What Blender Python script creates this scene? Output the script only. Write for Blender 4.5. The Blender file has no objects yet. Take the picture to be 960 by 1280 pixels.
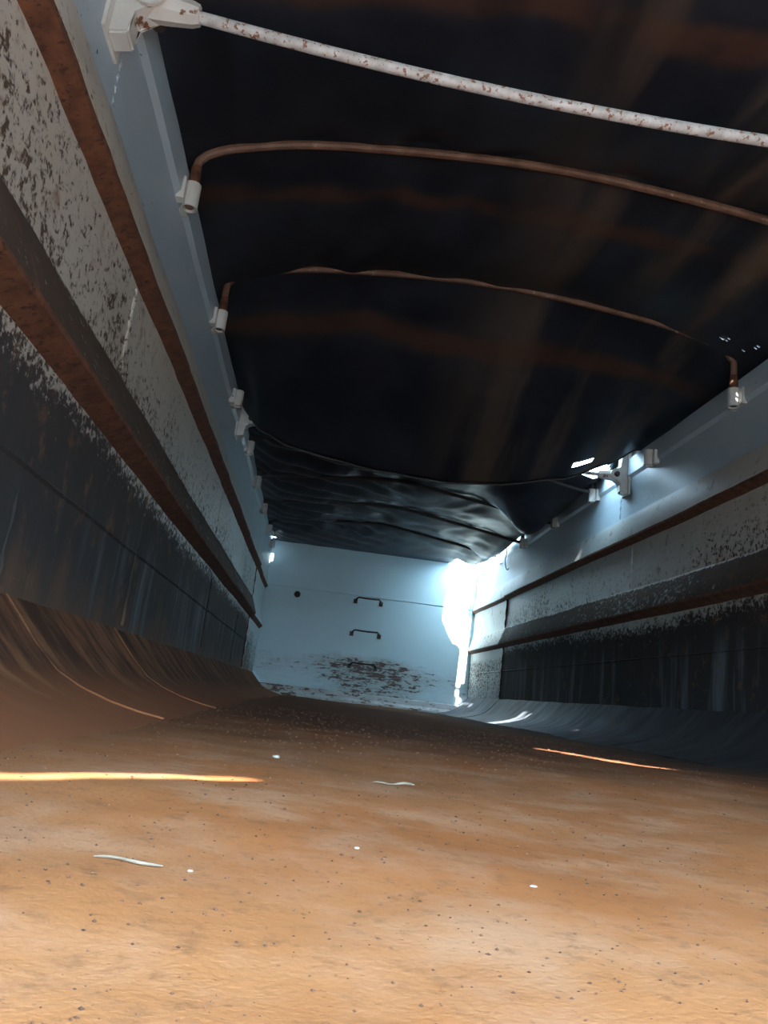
import bpy, bmesh, math, random
from mathutils import Vector, Matrix, noise
random.seed(7)
S = bpy.context.scene
COL = S.collection
# ------------------------------------------------------------------ camera
F_PX = 963.4
cam_d = bpy.data.cameras.new('camera'); cam = bpy.data.objects.new('camera', cam_d); COL.objects.link(cam)
r = Vector((0.98865551, -0.09637694, 0.11520319)); u = Vector((-0.1342115, -0.22248629, 0.96565373)); f = Vector((0.06743562, 0.97016047, 0.23289719))
M = Matrix((r, u, -f)).transposed().to_4x4(); M.translation = Vector((-0.575, 0.0, 0.091))
cam.matrix_world = M
cam_d.sensor_fit = 'HORIZONTAL'; cam_d.sensor_width = 36.0; cam_d.lens = F_PX * 36.0 / 960.0
cam_d.clip_start = 0.01; cam_d.clip_end = 200
S.camera = cam
# ------------------------------------------------------------------ world, sun, exposure
W = bpy.data.worlds.new('sky'); S.world = W; W.use_nodes = True
bg = W.node_tree.nodes['Background']; bg.inputs['Color'].default_value = (0.54, 0.79, 1.0, 1); bg.inputs['Strength'].default_value = 16.5
sun_d = bpy.data.lights.new('sun', 'SUN'); sun_d.energy = 34.0; sun_d.angle = math.radians(0.9); sun_d.color = (1.0, 0.97, 0.91)
sun = bpy.data.objects.new('sun', sun_d); COL.objects.link(sun)
SUN = Vector((-0.03, 0.85, -1.0)).normalized()
sun.rotation_euler = SUN.to_track_quat('-Z', 'Y').to_euler(); sun.location = (0, -6, 8)
S.view_settings.view_transform = 'Standard'; S.view_settings.look = 'None'; S.view_settings.gamma = 1.0
S.view_settings.use_curve_mapping = False; S.view_settings.exposure = 0.3
S.cycles.max_bounces = 10; S.cycles.diffuse_bounces = 7; S.cycles.use_denoising = True
S.cycles.sample_clamp_indirect = 20.0

# ------------------------------------------------------------------ node helpers
class NT:
    def __init__(s, name):
        s.m = bpy.data.materials.new(name); s.m.use_nodes = True; s.t = s.m.node_tree; s.t.nodes.clear()
        s.out = s.n('ShaderNodeOutputMaterial'); s.b = s.n('ShaderNodeBsdfPrincipled')
        s.t.links.new(s.b.outputs[0], s.out.inputs[0])
        tc = s.n('ShaderNodeTexCoord'); s.co = tc.outputs['Object']
    def n(s, t): return s.t.nodes.new(t)
    def put(s, sock, v):
        if isinstance(v, bpy.types.NodeSocket): s.t.links.new(v, sock)
        elif isinstance(v, (tuple, list)) and len(v) == 3 and sock.type == 'RGBA': sock.default_value = (*v, 1)
        else: sock.default_value = v
    def math(s, op, a, b=0.0, clamp=False):
        q = s.n('ShaderNodeMath'); q.operation = op; q.use_clamp = clamp; s.put(q.inputs[0], a); s.put(q.inputs[1], b); return q.outputs[0]
    def xyz(s):
        q = s.n('ShaderNodeSeparateXYZ'); s.put(q.inputs[0], s.co); return q.outputs
    def scaled(s, sc, rot=(0, 0, 0)):
        q = s.n('ShaderNodeMapping'); s.put(q.inputs['Vector'], s.co); q.inputs['Scale'].default_value = sc; q.inputs['Rotation'].default_value = rot; return q.outputs[0]
    def noise(s, scale, detail=4, rough=0.55, vec=None, dist=0.0):
        q = s.n('ShaderNodeTexNoise'); s.put(q.inputs['Vector'], vec or s.co); q.inputs['Scale'].default_value = scale
        q.inputs['Detail'].default_value = detail; q.inputs['Roughness'].default_value = rough; q.inputs['Distortion'].default_value = dist; return q.outputs[0]
    def ramp(s, v, stops, interp='LINEAR'):
        q = s.n('ShaderNodeValToRGB'); q.color_ramp.interpolation = interp; e = q.color_ramp.elements
        while len(e) < len(stops): e.new(0.5)
        for el, (p, c) in zip(e, stops):
            el.position = p; el.color = (*c, 1) if isinstance(c, (tuple, list)) else (c, c, c, 1)
        s.put(q.inputs[0], v); return q.outputs[0]
    def step(s, v, lo, hi):
        q = s.n('ShaderNodeMapRange'); q.interpolation_type = 'SMOOTHSTEP'; s.put(q.inputs[0], v); s.put(q.inputs[1], lo); s.put(q.inputs[2], hi); return q.outputs[0]
    def mix(s, fac, a, b, mode='MIX'):
        q = s.n('ShaderNodeMix'); q.data_type = 'RGBA'; q.blend_type = mode; s.put(q.inputs[0], fac); s.put(q.inputs[6], a); s.put(q.inputs[7], b); return q.outputs[2]
    def done(s, col, rough=0.6, bump=None, bs=0.3, bd=0.01, metal=0.0, spec=0.5):
        s.put(s.b.inputs['Base Color'], col); s.put(s.b.inputs['Roughness'], rough); s.b.inputs['Metallic'].default_value = metal
        s.b.inputs['Specular IOR Level'].default_value = spec
        if bump is not None:
            q = s.n('ShaderNodeBump'); q.inputs['Strength'].default_value = bs; q.inputs['Distance'].default_value = bd
            s.put(q.inputs['Height'], bump); s.t.links.new(q.outputs[0], s.b.inputs['Normal'])
        return s.m

def mat_wall():
    k = NT('scratched_wall_paint'); X, Y, Z = k.xyz()
    wob = k.math('MULTIPLY', k.math('SUBTRACT', k.noise(2.2, 3), 0.5), 0.04)
    zz = k.math('ADD', Z, wob)
    clean = k.step(k.math('ADD', Z, k.math('MULTIPLY', wob, 0.25)), 1.295, 1.325)
    beige = k.mix(k.noise(5, 4), (0.40, 0.36, 0.29), (0.56, 0.54, 0.48))
    blue = k.mix(k.noise(3, 3), (0.36, 0.47, 0.53), (0.45, 0.56, 0.62))
    far = k.step(Y, 2.0, 6.5)
    paint = k.mix(clean, k.mix(far, beige, (0.47, 0.53, 0.53)), blue)
    # how much of the paint is covered by black grime at each height
    d = k.ramp(k.math('DIVIDE', zz, 1.8), [(0.0, .97), (0.25, .95), (0.315, .90), (0.335, .74), (0.376, .46), (0.385, .74), (0.47, .80), (0.476, .46), (0.56, .38), (0.64, .33), (0.65, .30), (0.73, .18), (0.78, .04)])
    big = k.math('MULTIPLY', k.math('SUBTRACT', k.noise(1.3, 4), 0.5), 0.55)
    wall_y = k.math('MULTIPLY', k.math('SUBTRACT', k.step(Y, 0.2, 4.5), 0.5), -0.12)
    wall_y = k.math('ADD', wall_y, k.math('MULTIPLY', k.step(Y, 7.15, 7.22), -0.42))
    cov = k.math('ADD', k.math('ADD', d, big), wall_y)
    flake = k.noise(36, 7, 0.68, k.scaled((1, 0.75, 1.25), (0.5, 0, 0)), 0.6)
    fl2 = k.noise(80, 5, 0.65, k.scaled((1, 1, 0.55), (0.6, 0, 0)))
    fl = k.math('ADD', k.math('MULTIPLY', flake, 0.60), k.math('MULTIPLY', fl2, 0.40))
    thr = k.math('SUBTRACT', 0.74, k.math('MULTIPLY', cov, 0.44))
    m = k.step(fl, k.math('SUBTRACT', thr, 0.05), k.math('ADD', thr, 0.035))
    soft = k.step(k.math('ADD', cov, k.math('MULTIPLY', flake, 0.4)), 0.45, 1.15)
    streak = k.noise(6.0, 5, 0.6, k.scaled((1, 1.6, 0.16)))
    low = k.step(Z, 0.60, 0.40)
    wiped = k.math('MULTIPLY', k.math('MULTIPLY', k.step(streak, 0.50, 0.70), low), k.step(Y, 1.2, 3.2))
    grime = k.mix(k.noise(9, 4), (0.012, 0.012, 0.014), (0.040, 0.031, 0.026))
    grime = k.mix(k.step(Z, 0.60, 0.80), grime, k.mix(k.noise(15, 4), (0.032, 0.022, 0.016), (0.095, 0.058, 0.036)))
    grime = k.mix(k.math('MULTIPLY', wiped, 0.75), grime, (0.14, 0.17, 0.19))
    c = k.mix(k.math('MULTIPLY', soft, 0.75), paint, (0.075, 0.062, 0.05))
    c = k.mix(m, c, grime)
    # rust bleeding in the flaked patches and under the ledges
    rust = k.math('MULTIPLY', k.step(k.noise(11, 6, 0.65), 0.56, 0.70), k.math('SUBTRACT', 1.0, k.math('MULTIPLY', clean, 0.93)))
    c = k.mix(k.math('MULTIPLY', rust, 0.65), c, (0.16, 0.075, 0.035))
    spot = k.step(k.noise(42, 3, 0.5, k.scaled((1, 1, 0.6))), 0.735, 0.76)
    c = k.mix(k.math('MULTIPLY', spot, 0.8), c, (0.06, 0.04, 0.03))
    # caked red dust at the foot
    foot = k.step(k.math('ADD', Z, k.math('MULTIPLY', k.math('SUBTRACT', streak, 0.5), 0.5)), 0.36, 0.12)
    foot = k.math('MULTIPLY', foot, k.step(X, 0.8, -0.8))
    c = k.mix(k.math('MULTIPLY', foot, 0.7), c, k.mix(k.noise(7, 4), (0.10, 0.055, 0.032), (0.19, 0.095, 0.05)))
    return k.done(c, k.mix(m, (0.45,) * 3, (0.85,) * 3), fl, 0.25, 0.006)

def mat_simple(name, a, b, scale, rough, metal=0.0, spots=None, spot_t=0.62, bump=0.2, vec=None, spec=0.5):
    k = NT(name); n = k.noise(scale, 6, 0.6, k.scaled(vec) if vec else None)
    c = k.mix(k.step(n, 0.3, 0.7), a, b)
    if spots:
        q = k.noise(scale * 2.3, 5, 0.65, k.scaled(vec) if vec else None)
        c = k.mix(k.step(q, spot_t - 0.03, spot_t + 0.03), c, spots)
    return k.done(c, rough, n, bump, 0.004, metal, spec)

def mat_floor():
    k = NT('red_dust'); X, Y, Z = k.xyz()
    n1 = k.noise(2.4, 5); n2 = k.noise(9, 6, 0.6); n3 = k.noise(70, 5, 0.65); n4 = k.noise(260, 3, 0.6)
    c = k.mix(k.step(n1, 0.35, 0.65), (0.44, 0.150, 0.048), (0.55, 0.225, 0.088))
    c = k.mix(k.math('MULTIPLY', k.step(n2, 0.42, 0.68), 0.6), c, (0.62, 0.34, 0.205))
    c = k.mix(k.math('MULTIPLY', k.step(n3, 0.50, 0.72), 0.45), c, (0.22, 0.10, 0.05))
    sp = k.step(k.noise(210, 4, 0.6), 0.62, 0.70)
    c = k.mix(k.math('MULTIPLY', sp, 0.4), c, (0.14, 0.065, 0.04))
    sp2 = k.step(k.noise(36, 6, 0.7), 0.60, 0.66)
    band = k.step(Y, 0.75, 1.5)
    c = k.mix(k.math('MULTIPLY', k.math('MULTIPLY', sp2, band), 0.8), c, (0.09, 0.04, 0.022))
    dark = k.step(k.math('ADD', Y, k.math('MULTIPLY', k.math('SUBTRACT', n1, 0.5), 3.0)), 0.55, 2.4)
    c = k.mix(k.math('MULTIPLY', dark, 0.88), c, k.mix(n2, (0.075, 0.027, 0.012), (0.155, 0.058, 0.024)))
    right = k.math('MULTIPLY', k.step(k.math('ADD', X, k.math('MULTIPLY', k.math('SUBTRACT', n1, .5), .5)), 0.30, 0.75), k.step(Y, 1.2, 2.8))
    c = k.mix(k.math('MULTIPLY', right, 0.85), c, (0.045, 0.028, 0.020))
    h = k.math('ADD', k.math('MULTIPLY', n3, 0.5), k.math('MULTIPLY', n4, 0.3))
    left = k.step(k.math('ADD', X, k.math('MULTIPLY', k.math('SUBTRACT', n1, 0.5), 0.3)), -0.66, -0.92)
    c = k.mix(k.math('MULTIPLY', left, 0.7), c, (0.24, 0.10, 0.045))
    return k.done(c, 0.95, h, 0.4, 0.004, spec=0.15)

def mat_foot():
    k = NT('dusty_steel_foot_light_tint'); X, Y, Z = k.xyz()
    st = k.noise(7, 6, 0.62, k.scaled((0.5, 1.8, 0.5), (0, 0, 0.35))); st2 = k.noise(3, 4)
    brown = k.mix(k.step(st, 0.36, 0.66), (0.060, 0.025, 0.014), (0.25, 0.105, 0.048))
    steel = k.mix(k.step(st, 0.35, 0.7), (0.045, 0.055, 0.07), (0.13, 0.155, 0.19))
    side = k.math('MULTIPLY', k.step(X, -0.3, 0.3), k.math('ADD', 0.15, k.math('MULTIPLY', 0.85, k.step(k.math('ADD', Y, k.math('MULTIPLY', st2, 2.0)), 4.2, 6.6))))  # right foot turns bluish far down: caught daylight put into the colour
    brown = k.mix(k.math('MULTIPLY', k.step(X, -0.3, 0.3), 0.95), brown, k.mix(st, (0.010, 0.009, 0.009), (0.024, 0.021, 0.020)))  # rest of the right foot painted near-black, as the unlit stretch
    c = k.mix(side, brown, k.mix(k.math('MULTIPLY', k.step(st2, 0.5, 0.7), 0.6), steel, (0.06, 0.05, 0.045)))
    top = k.math('MULTIPLY', k.step(k.math('ADD', Z, k.math('MULTIPLY', k.math('SUBTRACT', st, 0.5), 0.12)), 0.085, 0.0), k.math('SUBTRACT', 1.0, k.math('MULTIPLY', side, 0.6)))
    c = k.mix(k.math('MULTIPLY', top, k.step(X, 0.3, -0.3)), c, k.mix(st2, (0.36, 0.120, 0.045), (0.21, 0.075, 0.034)))
    return k.done(c, k.mix(side, (0.9,) * 3, (0.65,) * 3), st, 0.25, 0.004, spec=0.22)

def mat_tail():
    k = NT('pale_blue_tailboard'); X, Y, Z = k.xyz()
    c = k.mix(k.noise(2.2, 4), (0.56, 0.73, 0.78), (0.64, 0.79, 0.82))
    wob = k.math('MULTIPLY', k.math('SUBTRACT', k.noise(1.7, 4), 0.5), 0.5)
    dd = k.ramp(k.math('ADD', Z, wob), [(0.0, .52), (0.12, .44), (0.24, .54), (0.36, .60), (0.44, .48), (0.55, .24), (0.8, .1), (1.0, .03)])
    mid = k.math('MULTIPLY', k.math('SUBTRACT', 1.0, k.step(k.math('ABSOLUTE', k.math('SUBTRACT', X, 0.12)), 0.1, 0.9)), 0.40)
    cov = k.math('ADD', dd, k.math('MULTIPLY', mid, k.step(Z, 0.6, 0.42)))
    fl = k.noise(20, 7, 0.72, k.scaled((0.36, 1, 1.6)), 0.5)
    fb = k.noise(34, 4, 0.6, k.scaled((0.8, 1, 1.6)))
    v = k.math('ADD', k.math('MULTIPLY', fl, 0.75), k.math('MULTIPLY', fb, 0.25))
    thr = k.math('SUBTRACT', 0.79, k.math('MULTIPLY', cov, 0.32))
    m = k.step(v, k.math('SUBTRACT', thr, 0.018), k.math('ADD', thr, 0.018))
    c = k.mix(k.math('MULTIPLY', k.step(k.math('ADD', cov, v), 0.9, 1.5), 0.6), c, (0.24, 0.19, 0.13))
    c = k.mix(m, c, k.mix(fb, (0.035, 0.02, 0.014), (0.12, 0.055, 0.026)))
    return k.done(c, 0.42, v, 0.12, 0.004)

def mat_tarp(name, bands, dusty, lift=1.0):
    k = NT(name); X, Y, Z = k.xyz()
    n = k.noise(3.0, 5, 0.6); n2 = k.noise(14, 5, 0.65)
    c = k.mix(k.step(n, 0.35, 0.7), tuple(lift * q for q in (0.008, 0.010, 0.015)), tuple(lift * q for q in (0.018, 0.022, 0.030)))
    lane = k.noise(2.0, 4, 0.55, k.scaled((1.9, 0.22, 0.2)))
    dust = k.math('MULTIPLY', k.step(lane, 0.44, 0.62), k.math('MULTIPLY', k.step(X, -0.25, 0.6), dusty))
    c = k.mix(k.math('MULTIPLY', dust, k.math('ADD', 0.4, k.math('MULTIPLY', n2, 0.8))), c, (0.125, 0.090, 0.060))
    for (yc, w, amt) in bands:
        yy = k.math('ABSOLUTE', k.math('SUBTRACT', k.math('ADD', Y, k.math('MULTIPLY', k.math('SUBTRACT', k.noise(1.6, 4), 0.5), 0.22)), yc))
        b = k.math('MULTIPLY', k.step(yy, w, w * 0.25), k.step(n, 0.30, 0.58))
        c = k.mix(k.math('MULTIPLY', b, amt), c, (0.085, 0.038, 0.018))
    return k.done(c, k.mix(dust, (0.46,) * 3, (0.8,) * 3), n2, 0.12, 0.004, spec=0.35)

MW = mat_wall(); MF = mat_floor(); MFOOT = mat_foot(); MT = mat_tail()
MRUST = mat_simple('thick_rust', (0.070, 0.027, 0.014), (0.150, 0.058, 0.026), 22, 0.9, spots=(0.05, 0.02, 0.012), spot_t=0.60, bump=0.6)
MWHITE = mat_simple('chipped_white_paint', (0.52, 0.53, 0.50), (0.64, 0.64, 0.60), 9, 0.45, spots=(0.17, 0.075, 0.035), spot_t=0.66, bump=0.2)
MROD = mat_simple('worn_grey_white_rod', (0.42, 0.43, 0.42), (0.62, 0.63, 0.63), 34, 0.5, spots=(0.22, 0.10, 0.05), spot_t=0.58, bump=0.4)
MBOW = mat_simple('rusty_brown_pipe', (0.10, 0.045, 0.025), (0.20, 0.11, 0.07), 12, 0.6, spots=(0.33, 0.26, 0.20), spot_t=0.66, bump=0.3)
MBOWD = mat_simple('dark_painted_pipe', (0.020, 0.018, 0.018), (0.045, 0.035, 0.03), 12, 0.5, bump=0.2)
MDARK = mat_simple('dark_worn_steel', (0.03, 0.026, 0.024), (0.09, 0.06, 0.045), 20, 0.5, metal=0.3)
MSILL = mat_simple('scraped_white_sill', (0.42, 0.42, 0.40), (0.62, 0.63, 0.62), 6, 0.5, spots=(0.13, 0.07, 0.04), spot_t=0.56, bump=0.4, vec=(0.6, 1, 1.6))
MNEAR = mat_tarp('black_tarpaulin', [(1.62, 0.07, .6), (2.50, 0.07, .6), (3.47, 0.09, .6)], 1.0, 1.2)
MFAR = mat_tarp('creased_dark_tarpaulin', [(8.2, 0.25, .4)], 0.25, 1.9)
MHEM = mat_simple('tarpaulin_hem_webbing', (0.03, 0.029, 0.028), (0.055, 0.052, 0.05), 20, 0.6)
MEARTH = mat_simple('outside_concrete', (0.24, 0.24, 0.24), (0.32, 0.32, 0.32), 1.2, 1.0)
MSTRAW = mat_simple('dry_straw', (0.22, 0.17, 0.12), (0.34, 0.28, 0.21), 60, 0.8)
MCHIP = mat_simple('pale_chip', (0.40, 0.36, 0.30), (0.55, 0.50, 0.44), 60, 0.8)
MCRUMB = mat_simple('dark_crumb', (0.07, 0.032, 0.02), (0.19, 0.085, 0.045), 60, 0.95)
MCORD = mat_simple('grubby_cord', (0.10, 0.09, 0.085), (0.20, 0.18, 0.16), 50, 0.9)
MPLUG = mat_simple('rusted_plug', (0.03, 0.018, 0.013), (0.07, 0.035, 0.02), 40, 0.8)

# ------------------------------------------------------------------ mesh helpers
def link(name, bm, mats, parent=None, smooth=True, solid=0.0, normals=True):
    if normals: bmesh.ops.recalc_face_normals(bm, faces=bm.faces)
    me = bpy.data.meshes.new(name); bm.to_mesh(me); bm.free()
    for m in (mats if isinstance(mats, list) else [mats]): me.materials.append(m)
    if smooth:
        for p in me.polygons: p.use_smooth = True
        me.set_sharp_from_angle(angle=math.radians(32))
    o = bpy.data.objects.new(name, me); COL.objects.link(o)
    if parent: o.parent = parent
    if solid:
        md = o.modifiers.new('thickness', 'SOLIDIFY'); md.thickness = solid; md.offset = 0
    return o
def tag(o, label, cat, group=None, kind=None):
    o['label'] = label; o['category'] = cat
    if group: o['group'] = group
    if kind: o['kind'] = kind
    return o
def empty(name, loc, label, cat, group=None):
    o = bpy.data.objects.new(name, None); o.empty_display_size = 0.05; o.location = loc; COL.objects.link(o); return tag(o, label, cat, group)
def tube(bm, pts, rad, seg=10, caps=True):
    pts = [Vector(p) for p in pts]; n = len(pts); rings = []
    rads = rad if isinstance(rad, (list, tuple)) else [rad] * n
    t0 = (pts[1] - pts[0]).normalized(); a = Vector((0, 0, 1)) if abs(t0.z) < 0.9 else Vector((0, 1, 0)); nx = t0.cross(a).normalized()
    for i, p in enumerate(pts):
        t = (pts[min(i + 1, n - 1)] - pts[max(i - 1, 0)]).normalized()
        nx = (nx - t * nx.dot(t)).normalized(); ny = t.cross(nx)
        rings.append([bm.verts.new(p + (nx * math.cos(2 * math.pi * k / seg) + ny * math.sin(2 * math.pi * k / seg)) * rads[i]) for k in range(seg)])
    for i in range(n - 1):
        for k in range(seg):
            bm.faces.new((rings[i][k], rings[i][(k + 1) % seg], rings[i + 1][(k + 1) % seg], rings[i + 1][k]))
    if caps:
        bm.faces.new(rings[0][::-1]); bm.faces.new(rings[-1])
    return bm
def box(bm, lo, hi, bev=0.0):
    x0, y0, z0 = lo; x1, y1, z1 = hi
    g = bmesh.ops.create_cube(bm, size=1.0)
    for v in g['verts']: v.co = Vector(((x0 + x1) / 2 + v.co.x * (x1 - x0), (y0 + y1) / 2 + v.co.y * (y1 - y0), (z0 + z1) / 2 + v.co.z * (z1 - z0)))
    if bev:
        ed = list({e for v in g['verts'] for e in v.link_edges})
        bmesh.ops.bevel(bm, geom=ed, offset=bev, segments=2, affect='EDGES', profile=0.7)
    return bm
def prism(bm, poly, axis, a, b):
    """poly = 2D points; axis 0: (y,z) pushed along x, axis 1: (x,z) pushed along y"""
    def P(q, t): return (t, q[0], q[1]) if axis == 0 else (q[0], t, q[1])
    A = [bm.verts.new(P(q, a)) for q in poly]; B = [bm.verts.new(P(q, b)) for q in poly]; n = len(poly)
    bm.faces.new(A[::-1]); bm.faces.new(B)
    for i in range(n): bm.faces.new((A[i], A[(i + 1) % n], B[(i + 1) % n], B[i]))
    return bm
def lerp_table(t, x):
    if x <= t[0][0]: return t[0][1]
    for (a, b), (c, d) in zip(t, t[1:]):
        if x <= c:
            k = (x - a) / (c - a); k = k * k * (3 - 2 * k) * 0.35 + k * 0.65; return b + (d - b) * k
    return t[-1][1]
def nz(*p): return noise.noise(Vector(p))

HW = 1.2; RIM = 1.69; Y0, Y1 = -0.35, 8.70; YS = 7.2
# ------------------------------------------------------------------ setting: ground, floor, walls
bm = bmesh.new(); g = bmesh.ops.create_grid(bm, x_segments=24, y_segments=24, size=40)
for v in g['verts']: v.co.z = -1.3 + 0.05 * nz(v.co.x * .3, v.co.y * .3, 0)
o = link('ground', bm, MEARTH); o['kind'] = 'structure'

def floor_z(x, y):
    z = 0.010 * nz(x * 1.7, y * 1.3, 3.1) + 0.004 * nz(x * 6, y * 5, 1.2) + 0.0016 * nz(x * 22, y * 19, 5)
    return z - 0.004
bm = bmesh.new(); xs = [-0.94 + 1.88 * i / 140 for i in range(141)]
ys = [Y0 - 0.0 + 0.0 + i * 0.02 for i in range(176)]; y = ys[-1]
while y < Y1 + 0.1: y += 0.05; ys.append(y)
top = [[bm.verts.new((x, y, floor_z(x, y))) for x in xs] for y in ys]
for i in range(len(ys) - 1):
    for j in range(len(xs) - 1): bm.faces.new((top[i][j], top[i][j + 1], top[i + 1][j + 1], top[i + 1][j]))
bot = [bm.verts.new((x, y, -0.10)) for x, y in ((xs[0], ys[0]), (xs[-1], ys[0]), (xs[-1], ys[-1]), (xs[0], ys[-1]))]
bm.faces.new(bot[::-1])
bm.faces.new([bot[0], bot[1]] + [v for v in top[0][::-1]]); bm.faces.new([bot[2], bot[3]] + [v for v in top[-1]])
bm.faces.new([bot[3], bot[0]] + [row[0] for row in top]); bm.faces.new([bot[1], bot[2]] + [row[-1] for row in top[::-1]])
o = link('floor', bm, MF); o['kind'] = 'structure'

# wall profile: (z, how far the sheet stands in from the outer line, material of the face going up to the next point)
PROF = [(0.20, 0.0, 0), (0.30, 0.0, 0), (0.452, 0.0, 0), (0.458, 0.007, 0), (0.464, 0.0, 0), (0.56, 0.0, 0), (0.676, 0.0, 1), (0.700, 0.058, 1), (0.712, 0.060, 0), (0.857, 0.004, 0), (0.862, 0.0, 0), (1.0, 0.0, 0),
        (1.132, 0.0, 1), (1.152, 0.044, 1), (1.164, 0.046, 0), (1.316, 0.002, 0), (1.322, 0.0, 0), (1.45, 0.0, 0), (1.555, 0.0, 0), (1.575, 0.014, 0), (1.66, 0.014, 0), (1.685, 0.010, 0), (RIM, 0.0, 0), (RIM, -0.06, 0)]
def wall_mesh(side, ya, yb, k_in, zb=0.2, groove=False, step=0.08):
    bm = bmesh.new(); n = max(2, int((yb - ya) / step)); rows = []
    prof = [p for p in PROF if p[0] >= zb]
    for i in range(n + 1):
        y = ya + (yb - ya) * i / n; row = []
        for (z, ins, m) in prof:
            dent = 0.010 * nz(y * 0.9, z * 2.0, side * 5.0) + 0.004 * nz(y * 3.1, z * 4, side * 2.0) if ins >= 0 else 0
            if m == 1 or ins > 0.03: dent += 0.003 * nz(y * 14, z * 3, side * 7.0)
            zr = 0.006 * nz(y * 5.5, side * 3.3, 0) if z >= 1.6 else 0.0
            row.append(bm.verts.new((side * (HW - ins * k_in - dent), y, z + zr)))
        row.append(bm.verts.new((side * (HW + 0.06), y, zb)))
        rows.append(row)
    c = len(rows[0])
    for a, b in zip(rows, rows[1:]):
        for j in range(c):
            f = bm.faces.new((a[j], a[(j + 1) % c], b[(j + 1) % c], b[j]))
            if j < len(prof): f.material_index = prof[j][2]
    bm.faces.new(rows[0][::-1]); bm.faces.new(rows[-1])
    return bm
FOOT = [(1.20, 0.205), (1.165, 0.165), (1.12, 0.115), (1.07, 0.068), (1.02, 0.042), (0.96, 0.022), (0.90, 0.008), (0.85, 0.0)]
walls = {}
for side, nm in ((-1, 'left'), (1, 'right')):
    w = link('wall_' + nm, wall_mesh(side, Y0, YS, 1.0), [MW, MRUST]); w['kind'] = 'structure'; walls[side] = w
    w['label'] = 'scratched grey steel side wall on the %s with rusty ledges' % nm
    link('end_panel', wall_mesh(side, YS, Y1 + 0.028, 0.62), [MW, MRUST], w)
    # upright weld beads across the sheets
    for k, (yy, z0, z1) in enumerate([(1.55, 0.22, 0.66), (2.03, 0.87, 1.12), (2.6, 0.22, 0.66), (4.45, 0.22, 0.67), (4.3, 0.87, 1.12), (4.5, 1.33, 1.54), (1.56, 1.33, 1.45), (6.2, 0.22, 0.66)]):
        bmw = bmesh.new(); pts = [(side * (HW + 0.001), yy + 0.004 * math.sin(i * 2.1), z0 + (z1 - z0) * i / 14) for i in range(15)]
        tube(bmw, pts, [0.006 + 0.002 * math.sin(i * 1.7) for i in range(15)], 6); link('weld_bead', bmw, MW, w)
    bmw = bmesh.new(); pts = [(side * (HW - 0.001 - 0.0), YS + 0.003 * math.sin(i * 1.9), zq) for i, zq in enumerate([0.21 + 0.92 * q / 40 for q in range(41)])]
    tube(bmw, pts, [0.011 + 0.003 * math.sin(i * 1.3) for i in range(41)], 6); link('rusty_joint', bmw, MRUST, w)
    # curved foot between wall and floor
    bm = bmesh.new(); n = 120; rows = []
    for i in range(n + 1):
        y = Y0 + (Y1 - Y0) * i / n; row = []
        for (x, z) in FOOT:
            d = 0.006 * nz(y * 1.1, z * 5, side * 9.0) + 0.003 * nz(y * 4, z * 9, side)
            row.append(bm.verts.new((side * (x + d * 0.5), y, z + d - (0.004 if z == 0 else 0))))
        row.append(bm.verts.new((side * 0.85, y, -0.1))); row.append(bm.verts.new((side * 1.26, y, -0.1))); row.append(bm.verts.new((side * 1.26, y, 0.205)))
        rows.append(row)
    c = len(rows[0])
    for a, b in zip(rows, rows[1:]):
        for j in range(c): bm.faces.new((a[j], a[(j + 1) % c], b[(j + 1) % c], b[j]))
    bm.faces.new(rows[0][::-1]); bm.faces.new(rows[-1])
    ft = link('baseboard_' + nm, bm, MFOOT); ft['kind'] = 'structure'
    for yy in ((1.61, 2.5) if side < 0 else (3.6, 7.2)):
        bmw = bmesh.new(); pts = [(side * (x - 0.002), yy + 0.003 * math.sin(i * 2.0), z + 0.001) for i, (x, z) in enumerate(FOOT)]
        tube(bmw, pts, 0.0024, 6); link('weld_bead', bmw, MFOOT, ft)

# back wall: rounded lower corners, pressed seam, bottom flange
def arc(cx, cz, rr, a0, a1, n=8): return [(cx + rr * math.cos(a0 + (a1 - a0) * i / n), cz + rr * math.sin(a0 + (a1 - a0) * i / n)) for i in range(n + 1)]
bm = bmesh.new()
YB = 8.71
lowp = [(1.175, 1.168)] + arc(1.045, 0.235, 0.13, 0, -math.pi / 2) + arc(-1.045, 0.235, 0.13, -math.pi / 2, -math.pi) + [(-1.175, 1.168)]
prism(bm, lowp, 1, YB, YB + 0.05)
upp = [(-1.19, 1.176), (1.19, 1.176), (1.19, 1.685), (-1.19, 1.685)]
prism(bm, upp, 1, YB - 0.003, YB + 0.05)
prism(bm, [(-1.26, -0.1), (1.26, -0.1), (1.26, 1.68), (-1.26, 1.68)], 1, YB + 0.02, YB + 0.07)
bmesh.ops.bevel(bm, geom=[e for e in bm.edges if e.calc_length() < 3 and abs(e.verts[0].co.y - e.verts[1].co.y) < 1e-5 and e.verts[0].co.y < YB + 0.01], offset=0.004, segments=2, affect='EDGES')
wb = link('wall_back', bm, MT); wb['kind'] = 'structure'
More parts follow.
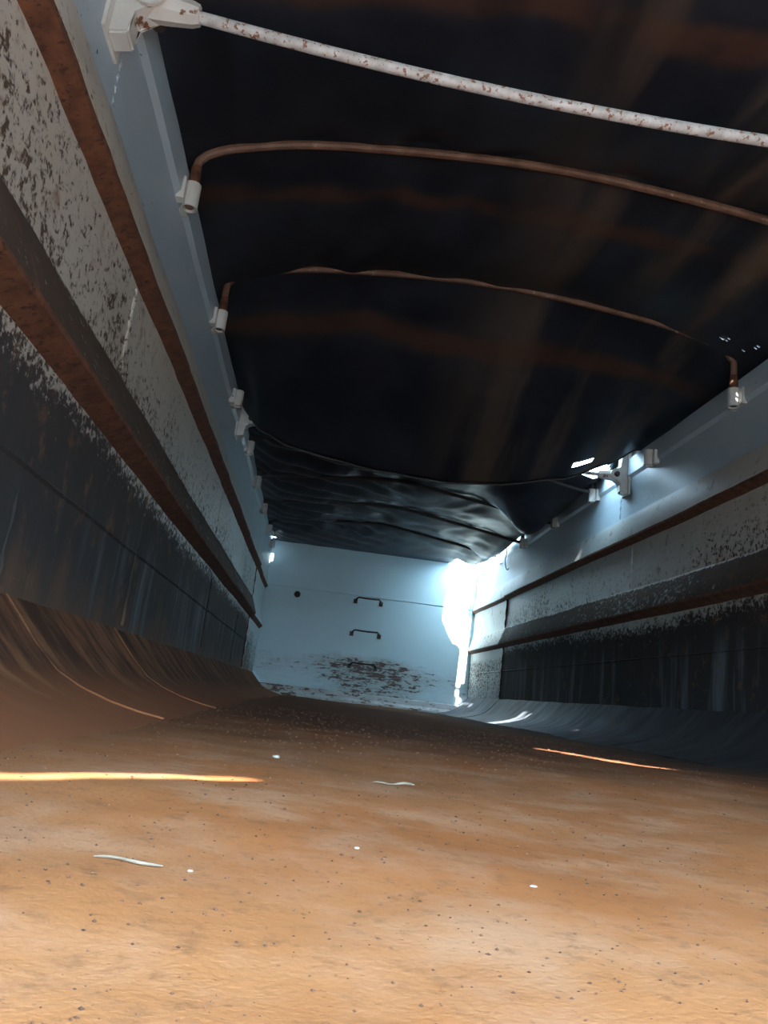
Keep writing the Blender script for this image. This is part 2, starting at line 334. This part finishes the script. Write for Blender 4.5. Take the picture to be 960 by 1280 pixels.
# sill plate that closes the gap to the floor
bm = bmesh.new(); n = 60; rows = []
for i in range(n + 1):
    x = -1.12 + 2.24 * i / n; d = 0.008 * nz(x * 5, 0, 7); e = 0.006 * nz(x * 11, 3, 7)
    rows.append([bm.verts.new((x, y_, z_)) for (y_, z_) in ((YB - 0.005, 0.105 + d * 0.4), (YB - 0.045 + d, 0.098 + e * 0.4), (YB - 0.055 + e, 0.045), (YB - 0.12 + d, 0.016 + e * 0.3), (YB - 0.13, -0.03), (YB - 0.005, -0.03))])
for a, b in zip(rows, rows[1:]):
    for j in range(6): bm.faces.new((a[j], a[(j + 1) % 6], b[(j + 1) % 6], b[j]))
bm.faces.new(rows[0][::-1]); bm.faces.new(rows[-1])
t = link('trim_1', bm, MSILL); t['kind'] = 'structure'
# unseen front gate behind the viewer; floor gap and slot shaped for daylight, sun strip
bm = bmesh.new(); GAP = 0.62; yo = Y0 - 0.05
prism(bm, [(-1.26, GAP), (1.26, GAP), (1.26, 1.45), (-0.55, 1.45), (-0.57, 1.39), (-1.03, 0.838), (-1.26, 0.838)], 1, yo, Y0)
prism(bm, [(-1.26, 0.838), (-1.04, 0.838), (-1.03, 0.922), (-0.585, 1.450), (1.26, 1.45), (1.26, 1.715), (1.115, 1.785), (0.78, 1.875), (0.35, 1.92), (0.0, 1.935), (-0.35, 1.92), (-0.78, 1.875), (-1.115, 1.785), (-1.26, 1.715)], 1, yo, Y0)
o = link('wall_front', bm, MT); o['kind'] = 'structure'
# climbing handles, plug hole
for (hz, x0, x1, dr) in ((1.15, -0.17, 0.12, 0.02), (0.785, -0.17, 0.14, 0.01), (0.43, -0.15, 0.14, 0.015)):
    bmh = bmesh.new(); pr = 0.075
    pts = [(x0, YB + 0.01, hz - 0.04)] + [(x0 + 0.005, YB - pr * 0.7, hz - 0.02)] + [(x0 + 0.03, YB - pr, hz)] + [(x0 + (x1 - x0) * q, YB - pr, hz - 0.004 * math.sin(q * 3.1)) for q in (0.3, 0.5, 0.7)] + [(x1 - 0.03, YB - pr, hz)] + [(x1 - 0.005, YB - pr * 0.7, hz - 0.02), (x1, YB + 0.01, hz - 0.04)]
    tube(bmh, pts, 0.0095, 10); link('handle', bmh, MDARK, wb)
    for xx in (x0, x1):
        bmh = bmesh.new(); box(bmh, (xx - 0.022, YB - 0.008, hz - 0.065), (xx + 0.022, YB + 0.01, hz - 0.015), 0.003); link('handle_plate', bmh, MDARK, wb)
bm = bmesh.new(); tube(bm, [(-0.83, YB - 0.012, 1.105), (-0.83, YB - 0.004, 1.105), (-0.83, YB + 0.02, 1.105)], [0.028, 0.036, 0.036], 18); link('plug', bm, MPLUG, wb)

# bow sockets welded inside the walls
def socket_bm(side, y, z, h=0.088):
    bm = bmesh.new(); x = side * (HW - 0.038); rad = 0.026; seg = 16
    ro, ri = rad, rad - 0.005; rings = []
    for (zz, rr) in ((z, ri), (z, ro), (z + h, ro), (z + h, ri)):
        rings.append([bm.verts.new((x + rr * math.cos(2 * math.pi * k / seg), y + rr * math.sin(2 * math.pi * k / seg), zz)) for k in range(seg)])
    for i in range(4):
        for k in range(seg): bm.faces.new((rings[i][k], rings[i][(k + 1) % seg], rings[(i + 1) % 4][(k + 1) % seg], rings[(i + 1) % 4][k]))
    for s in (-1, 1):   # folded wings holding the tube against the wall
        prism(bm, [(y + s * 0.020, z + 0.004), (y + s * 0.052, z + 0.004), (y + s * 0.052, z + h - 0.006), (y + s * 0.020, z + h - 0.006)], 0, side * (HW - 0.026), side * (HW + 0.004))
    return bm
BOWS = [(0.40, 0), (1.33, 0), (2.26, 0), (3.13, 0), (4.03, 1), (4.92, 2), (5.78, 2), (6.68, 2), (7.58, 2), (8.36, 1)]
for side in (-1, 1):
    for (y, kind) in BOWS:
        link('bow_socket', socket_bm(side, y, 1.545 if kind == 0 else 1.535), MWHITE, walls[side])

# ------------------------------------------------------------------ tarpaulin bows
NEARP = [(-1.162, 1.70), (-1.150, 1.735), (-1.115, 1.765), (-1.03, 1.80), (-0.78, 1.86), (-0.35, 1.905), (0.0, 1.92), (0.35, 1.905), (0.78, 1.86), (1.03, 1.805), (1.115, 1.77), (1.15, 1.735), (1.162, 1.70)]
FARP = [(-1.162, 1.60), (-1.150, 1.615), (-1.115, 1.632), (-1.03, 1.645), (-0.78, 1.68), (-0.35, 1.725), (-0.05, 1.738), (0.30, 1.70), (0.78, 1.63), (1.03, 1.585), (1.115, 1.575), (1.15, 1.57), (1.162, 1.56)]
def smooth_path(P, n=4):
    P = [Vector(p) for p in P]; out = []
    for i in range(len(P) - 1):
        p0, p1, p2, p3 = P[max(i - 1, 0)], P[i], P[i + 1], P[min(i + 2, len(P) - 1)]
        for k in range(n):
            t = k / n; out.append(0.5 * ((2 * p1) + (p2 - p0) * t + (2 * p0 - 5 * p1 + 4 * p2 - p3) * t * t + (3 * p1 - p0 - 3 * p2 + p3) * t ** 3))
    out.append(P[-1]); return out
def bow(y, prof, dz, mat, label, rad=0.0145):
    e = empty('tarp_bow', (0, y, 0), label, 'tarp bow', 'bent pipe bows under the tarpaulin')
    pts = [(prof[0][0], 0, 1.55)] + [(x, 0, z + dz) for x, z in prof] + [(prof[-1][0], 0, 1.55)]
    bm = bmesh.new(); tube(bm, smooth_path(pts), rad, 10); link('pipe', bm, mat, e)
    for s in (-1, 1):   # worn collar where the pipe drops into its socket
        bm = bmesh.new(); x = s * 1.162; zt = (prof[0] if s < 0 else prof[-1])[1] + dz
        tube(bm, [(x, 0, 1.56), (x, 0, 1.665), (x, 0, min(zt, 1.70))], [0.0185, 0.0185, 0.0165], 12); link('pipe_foot', bm, MRUST if mat is MBOW else MBOWD, e)
    return e
bow(2.26, NEARP, 0.0, MBOW, 'rusty brown bent pipe bow, second bar from the top of the photo')
bow(3.13, NEARP, 0.046, MBOW, 'dark rusty pipe bow half sunk in the black tarpaulin, third bar down')
bow(4.92, FARP, 0.03, MBOWD, 'dark pipe bow just behind the drooping tarpaulin edge')
bow(5.78, FARP, 0.0, MBOWD, 'first black pipe bow in full view beyond the drooping tarpaulin edge')
bow(6.68, FARP, 0.015, MBOWD, 'middle black pipe bow of the far tarpaulin section')
bow(7.58, FARP, 0.04, MBOWD, 'short looking black pipe bow nearest the pale blue end wall')

# ------------------------------------------------------------------ tie rods with brackets
def tie_rod(y, zl, zr, sag, label, rad):
    e = empty('tie_rod', (0, y, 0), label, 'tie rod', 'cross rods bracing the side walls')
    bm = bmesh.new(); pts = []
    for i in range(33):
        q = i / 32; x = -1.08 + 2.16 * q; pts.append((x, 0, zl + (zr - zl) * q - sag * (1 - (2 * q - 1) ** 2)))
    tube(bm, pts, rad, 12); link('rod', bm, MROD, e)
    for s, zz in ((-1, zl), (1, zr)):
        # bracket: bevelled vertical channel with an ear
        bm = bmesh.new(); w = 0.030
        prism(bm, [(s * 1.205, zz - 0.115), (s * 1.150, zz - 0.105), (s * 1.150, zz - 0.045), (s * 1.100, zz - 0.020), (s * 1.098, zz + 0.025), (s * 1.150, zz + 0.050), (s * 1.156, zz + 0.17), (s * 1.205, zz + 0.18)], 1, -w, w)
        bmesh.ops.bevel(bm, geom=list(bm.edges), offset=0.005, segments=2, affect='EDGES')
        b = link('bracket', bm, MWHITE, e)
        bm = bmesh.new(); box(bm, (min(s * 1.19, s * 1.20), -0.055, zz - 0.12), (max(s * 1.19, s * 1.203), 0.055, zz + 0.165), 0.003); link('wall_plate', bm, MWHITE, b)
        # clevis: two cheeks tapering to the rod
        bm = bmesh.new()
        tube(bm, [(s * 1.135, 0, zz), (s * 1.09, 0, zz), (s * 1.03, 0, zz - 0.004), (s * 1.015, 0, zz - 0.004)], [0.034, 0.034, 0.027, 0.022], 8); link('clevis', bm, MWHITE, e)
        bm = bmesh.new(); tube(bm, [(s * 1.118, -0.058, zz), (s * 1.118, -0.044, zz), (s * 1.118, 0.044, zz), (s * 1.118, 0.058, zz)], [0.014, 0.018, 0.018, 0.014], 10)
        pn = link('pin', bm, MDARK, e)
        bm = bmesh.new(); tube(bm, [(s * 1.118, -0.043, zz), (s * 1.118, -0.034, zz)], 0.036, 20); link('washer', bm, MWHITE, e)
tie_rod(1.47, 1.525, 1.505, 0.065, 'pale chipped tie rod crossing the very top of the photo', 0.0135)
tie_rod(4.42, 1.60, 1.575, 0.03, 'tie rod bolted between brackets behind the drooping tarpaulin edge', 0.0125)

# ------------------------------------------------------------------ tarpaulins
HEM = [(-1.30, 1.735), (-1.22, 1.725), (-1.13, 1.60), (-1.05, 1.51), (-0.88, 1.44), (-0.60, 1.395), (-0.35, 1.365), (0.08, 1.352), (0.37, 1.385), (0.76, 1.475), (1.05, 1.62), (1.20, 1.725), (1.30, 1.735)]
ARCH = [(-1.30, 1.715), (-1.24, 1.725)] + [(x, z + 0.02) for x, z in NEARP[2:-2]] + [(1.24, 1.725), (1.30, 1.715)]
YH = 4.30
def near_z(x, y):
    a = lerp_table(ARCH, x)
    b0 = [-0.53, 0.40, 1.33, 2.26, 3.13]
    peak = 0.0; inn = max(0.0, 1 - (abs(x) / 1.2) ** 4)
    for p, q in zip(b0, b0[1:]):
        if p <= y <= q:
            t = (y - p) / (q - p); a -= inn * (0.055 * math.sin(math.pi * t) ** 0.8); break
    if y < -0.55: a -= inn * 0.02
    if y > 2.26: a += 0.03 * min(1, (y - 2.26) / 0.87) * inn
    if y > 3.13:
        t = min(1.0, (y - 3.13) / (YH - 3.13)); k = t ** 1.25
        a = a * (1 - k) + lerp_table(HEM, x) * k
    # long pleats fanning out from the left, soft wrinkles
    wr = 0.012 * nz(x * 2.1, y * 1.1, 0.3) + 0.017 * inn * math.sin((x * 1.0 + 0.42 * y) * 17 + 3 * nz(x, y * .6, 4)) * max(0, 0.4 - x) * 0.8
    wr += 0.020 * inn * abs(nz(x * 4.5 + y * 0.7, y * 0.55, 8.8)) + 0.005 * nz(x * 9, y * 4, 2.2)
    if y > 3.6: wr *= 1 - 0.85 * min(1, (y - 3.6) / 0.6)
    return a + wr * (0.25 + 0.75 * inn)
HOLES = [(1.052, 3.02, 0.006), (1.068, 3.00, 0.005), (1.075, 3.03, 0.007), (1.145, 3.02, 0.006), (1.175, 2.95, 0.008), (1.175, 2.97, 0.005)]
def tarp_grid(x0, x1, nx, y0, y1, ny, zf, cut=None, skirt=None):
    bm = bmesh.new(); V = []
    for i in range(ny + 1):
        y = y0 + (y1 - y0) * i / ny; row = []
        for j in range(nx + 1):
            x = x0 + (x1 - x0) * j / nx; row.append(bm.verts.new((x, y, zf(x, y))))
        V.append(row)
    for i in range(ny):
        for j in range(nx):
            yc = y0 + (y1 - y0) * (i + .5) / ny; xc = x0 + (x1 - x0) * (j + .5) / nx
            if cut and cut(xc, yc): continue
            bm.faces.new((V[i][j], V[i][j + 1], V[i + 1][j + 1], V[i + 1][j]))
    if skirt:
        for j, s in ((0, -1), (nx, 1)):
            prev = None
            for i in range(ny + 1):
                y = y0 + (y1 - y0) * i / ny; drop = skirt(s, y)
                p = V[i][j].co; col = [V[i][j]]
                for q in (0.33, 0.66, 1.0):
                    col.append(bm.verts.new((p.x + s * (0.02 + 0.02 * q + 0.008 * math.sin(y * 9 + q)), y, p.z - drop * q)))
                if prev:
                    for a in range(3): bm.faces.new((prev[a], prev[a + 1], col[a + 1], col[a]))
                prev = col
    for v in [v for v in bm.verts if not v.link_faces]: bm.verts.remove(v)
    return bm
def slot_cut(x, y):
    # unseen slots added at the front, shaped to throw the sun strips on the floor
    xc = 0.30 + (y - 0.62) * -0.30
    if 0.36 < y < 0.90 and abs(x - xc - 0.03) < 0.05 * (1.0 - 0.7 * abs(y - 0.5)) and not (0.62 < y < 0.68): return True
    # slot just above the hem on the right
    if 4.185 < y < 4.215 and 0.78 < x < 0.90: return True
    return False
NX, NY = 130, 232
bm = tarp_grid(-1.30, 1.30, NX, Y0 - 0.08, YH, NY, near_z, slot_cut, lambda s, y: 0.26 if not (s < 0 and 1.55 < y < 2.0) else 0.012)
bm.faces.ensure_lookup_table()
for (hx, hy, hr) in HOLES:
    fc = min(bm.faces, key=lambda q: (q.calc_center_median().xy - Vector((hx, hy))).length)
    bmesh.ops.inset_individual(bm, faces=[fc], thickness=0.0072 - 0.1 * (hr - 0.005))
    bmesh.ops.delete(bm, geom=[fc], context='FACES'); bm.faces.ensure_lookup_table()
tn = link('tarpaulin', bm, MNEAR, solid=0.003, normals=False)
tag(tn, 'large black tarpaulin with brown stains sagging over the near half of the bed', 'tarpaulin', 'black tarpaulin sheets')
bm = bmesh.new(); pts = [(-1.28 + 2.56 * i / 80, YH + 0.004, near_z(-1.28 + 2.56 * i / 80, YH) - 0.004) for i in range(81)]
tube(bm, pts, 0.0065, 8); link('hem', bm, MHEM, tn)

def far_z(x, y):
    if y < 4.10: return lerp_table(ARCH, x) + 0.06
    a = lerp_table([(-1.30, 1.70), (-1.24, 1.712), (-1.16, 1.69)] + [(q, z + 0.016) for q, z in FARP[3:-3]] + [(1.10, 1.605), (1.24, 1.72), (1.30, 1.71)], x)
    inn = max(0.0, 1 - (abs(x) / 1.2) ** 6)
    for p, q, d0, d1 in ((4.05, 4.92, .03, .03), (4.92, 5.78, .03, 0), (5.78, 6.68, 0, .015), (6.68, 7.58, .015, .04), (7.58, 8.80, .04, 0.0)):
        if p <= y <= q:
            t = (y - p) / (q - p); a += inn * (d0 + (d1 - d0) * t); a -= inn * 0.035 * math.sin(math.pi * t); break
    if y > 7.58:
        t = min(1, (y - 7.58) / 1.1); a = a * (1 - t) + 1.684 * t
    # pouch hanging at the right
    pz = 0.24 * math.exp(-((x - 0.86) / 0.18) ** 2 - ((y - 5.42) / 0.32) ** 2) - 0.055 * math.exp(-((x - 1.0) / 0.15) ** 2 - ((y - 4.76) / 0.2) ** 2)
    a -= pz
    a -= 0.06 * math.exp(-((x - 1.0) / 0.12) ** 2) * max(0, min(1, (y - 6.7) / 0.5)) * max(0, min(1, (8.75 - y) / 0.5))
    # creases fanning out of the left wall
    fan = max(0.0, min(1.0, (0.15 - x) / 0.9))
    wk = 1.0 if y < 7.9 else max(0.06, (8.62 - y) / 0.72)
    inn *= wk
    a += fan * inn * 0.036 * math.sin((y - (x + 1.2) * 0.85) * 22 + 2.5 * nz(x * 1.5, y, 1))
    a += inn * (0.030 * abs(nz(x * 3.0 - y * 0.6, y * 2.4, 6.1)) + 0.014 * nz(x * 5, y * 4.2, 9.2) + 0.012 * abs(nz(x * 6 + y * 3, y * 2, 3)))
    if y < 4.8:
        t = (4.8 - y) / 0.7; t = t * t * (3 - 2 * t); a = a * (1 - t) + (lerp_table(ARCH, x) + 0.06) * t
    return a
def far_cut(x, y):
    e = 1.30
    if y > 6.75: e = 1.175 - 0.08 * max(0, min(1, (y - 7.1) / 0.7)) - 0.235 * max(0, min(1, (y - 7.95) / 0.25)) + 0.015 * math.sin(y * 9)
    if x > e: return True
    if x < -1.15 and 8.49 < y < 8.58: return True
    if 4.40 < y < 4.74 and 0.90 < x < 1.16 + 0.03 * math.sin(y * 19): return True
    return False
def far_skirt(s, y): return 0.24 if y < 6.7 or s < 0 else 0.0
bm = tarp_grid(-1.30, 1.30, 104, 3.00, 8.80, 232, far_z, far_cut)
# side skirts outside the wall
for s, ya, yb in ((-1, 4.2, 8.44), (1, 4.2, 6.74)):
    prev = None; n = 60
    for i in range(n + 1):
        y = ya + (yb - ya) * i / n; z = far_z(s * 1.30, y)
        col = [bm.verts.new((s * (1.298 + 0.012 * k), y, z + 0.004 - 0.08 * k)) for k in range(4)]
        if prev:
            for a in range(3): bm.faces.new((prev[a], prev[a + 1], col[a + 1], col[a]))
        prev = col
tf = link('tarpaulin', bm, MFAR, solid=0.003, normals=False)
tag(tf, 'creased dark tarpaulin over the far bows next to the pale blue end wall', 'tarpaulin', 'black tarpaulin sheets')

# ------------------------------------------------------------------ cords at the far corners
def cord(pts, label, rad=0.005):
    bm = bmesh.new(); tube(bm, smooth_path(pts, 5), rad, 7); return tag(link('rope', bm, MCORD), label, 'cord', 'cords tying down the tarpaulin')
cord([(1.10, 7.0, 1.60), (1.105, 7.0, 1.54), (1.10, 7.02, 1.47), (1.115, 7.02, 1.40), (1.13, 7.02, 1.385), (1.14, 7.02, 1.40)], 'thin dark cord with a hooked end dangling in the bright right gap')
cord([(1.19, 5.72, 1.71), (1.15, 5.70, 1.66), (1.13, 5.70, 1.60), (1.135, 5.72, 1.53), (1.16, 5.72, 1.52)], 'short cord looped over the right wall beside the hanging tarpaulin pouch')
cord([(-1.19, 7.98, 1.71), (-1.15, 7.98, 1.66), (-1.13, 8.0, 1.62), (-1.14, 8.0, 1.57), (-1.16, 8.02, 1.55)], 'short cord hanging down beside the bright far left corner')

# ------------------------------------------------------------------ small things on the dust
def fz(x, y): return floor_z(x, y)
bm = bmesh.new(); pts = []
for i in range(9):
    q = i / 8; x = -0.672 + 0.036 * q; y = 0.437 - 0.004 * q + 0.002 * math.sin(q * 7); pts.append((x, y, fz(x, y) + 0.0012 + 0.0006 * math.sin(q * 3)))
tube(bm, pts, [0.0003, 0.0007, 0.0008, 0.0006, 0.0008, 0.0009, 0.0008, 0.0007, 0.0004], 6)
tag(link('straw', bm, MSTRAW), 'pale dry straw lying on the red dust near the front left', 'straw')
def pebble(x, y, s, label, flat=0.6):
    bm = bmesh.new(); bmesh.ops.create_icosphere(bm, subdivisions=2, radius=1.0)
    for v in bm.verts:
        k = 1 + 0.35 * nz(v.co.x * 1.3 + x * 40, v.co.y * 1.3 + y * 31, v.co.z * 1.3)
        v.co = Vector((x + v.co.x * k * s * 1.3, y + v.co.y * k * s, fz(x, y) + s * flat * 0.6 + v.co.z * k * s * flat))
    return tag(link('pebble', bm, MCHIP), label, 'pebble', 'pale bits on the dust')
pebble(-0.606, 1.14, 0.0042, 'largest pale chip on the dust, farthest from the viewer')
pebble(-0.530, 0.53, 0.0014, 'tiny white grain in the middle of the orange dust')
pebble(-0.622, 0.435, 0.0012, 'tiny white grain close beside the dry straw')
pebble(-0.428, 0.48, 0.0018, 'small grey white grain on the dust to the right of the middle', 0.4)
pebble(-0.510, 0.262, 0.0020, 'white grain at the bottom edge of the dust', 0.4)
bm = bmesh.new(); pts = [(-0.485 + 0.055 * q / 8, 0.955 + 0.03 * q / 8 + 0.0015 * math.sin(q * 0.8), fz(-0.485 + 0.055 * q / 8, 0.955) + 0.002 + 0.001 * math.sin(q * 1.3)) for q in range(9)]
tube(bm, pts, [0.0004, 0.0009, 0.0010, 0.0008, 0.0009, 0.0013, 0.0015, 0.0013, 0.0005], 6)
tag(link('husk_sliver', bm, MSTRAW), 'flat pale husk sliver lying mid floor on the dust', 'husk')
bm = bmesh.new()
for i in range(2600):
    y = 0.24 + (random.random() ** 1.6) * 3.2; half = min(0.8, 0.08 + y * 0.62); x = -0.52 + y * 0.10 + random.uniform(-half, half)
    if not -0.9 < x < 0.9: continue
    s = random.uniform(0.0004, 0.0011) * (0.5 + 0.9 * min(y, 2.4)); c = Vector((x, y, fz(x, y) + s * 0.3))
    vs = [bm.verts.new(c + Vector(p) * s * random.uniform(0.7, 1.3)) for p in ((1.3, 0, 0), (-1.3, .2, 0), (0, 1, 0), (0, -1, 0), (0, 0, .8), (0, 0, -.6))]
    for a, b in ((0, 2), (2, 1), (1, 3), (3, 0)): bm.faces.new((vs[a], vs[b], vs[4])); bm.faces.new((vs[b], vs[a], vs[5]))
o = link('dirt_crumbs', bm, MCRUMB, smooth=False); tag(o, 'dark dirt crumbs strewn over the orange dust', 'dirt', kind='stuff')
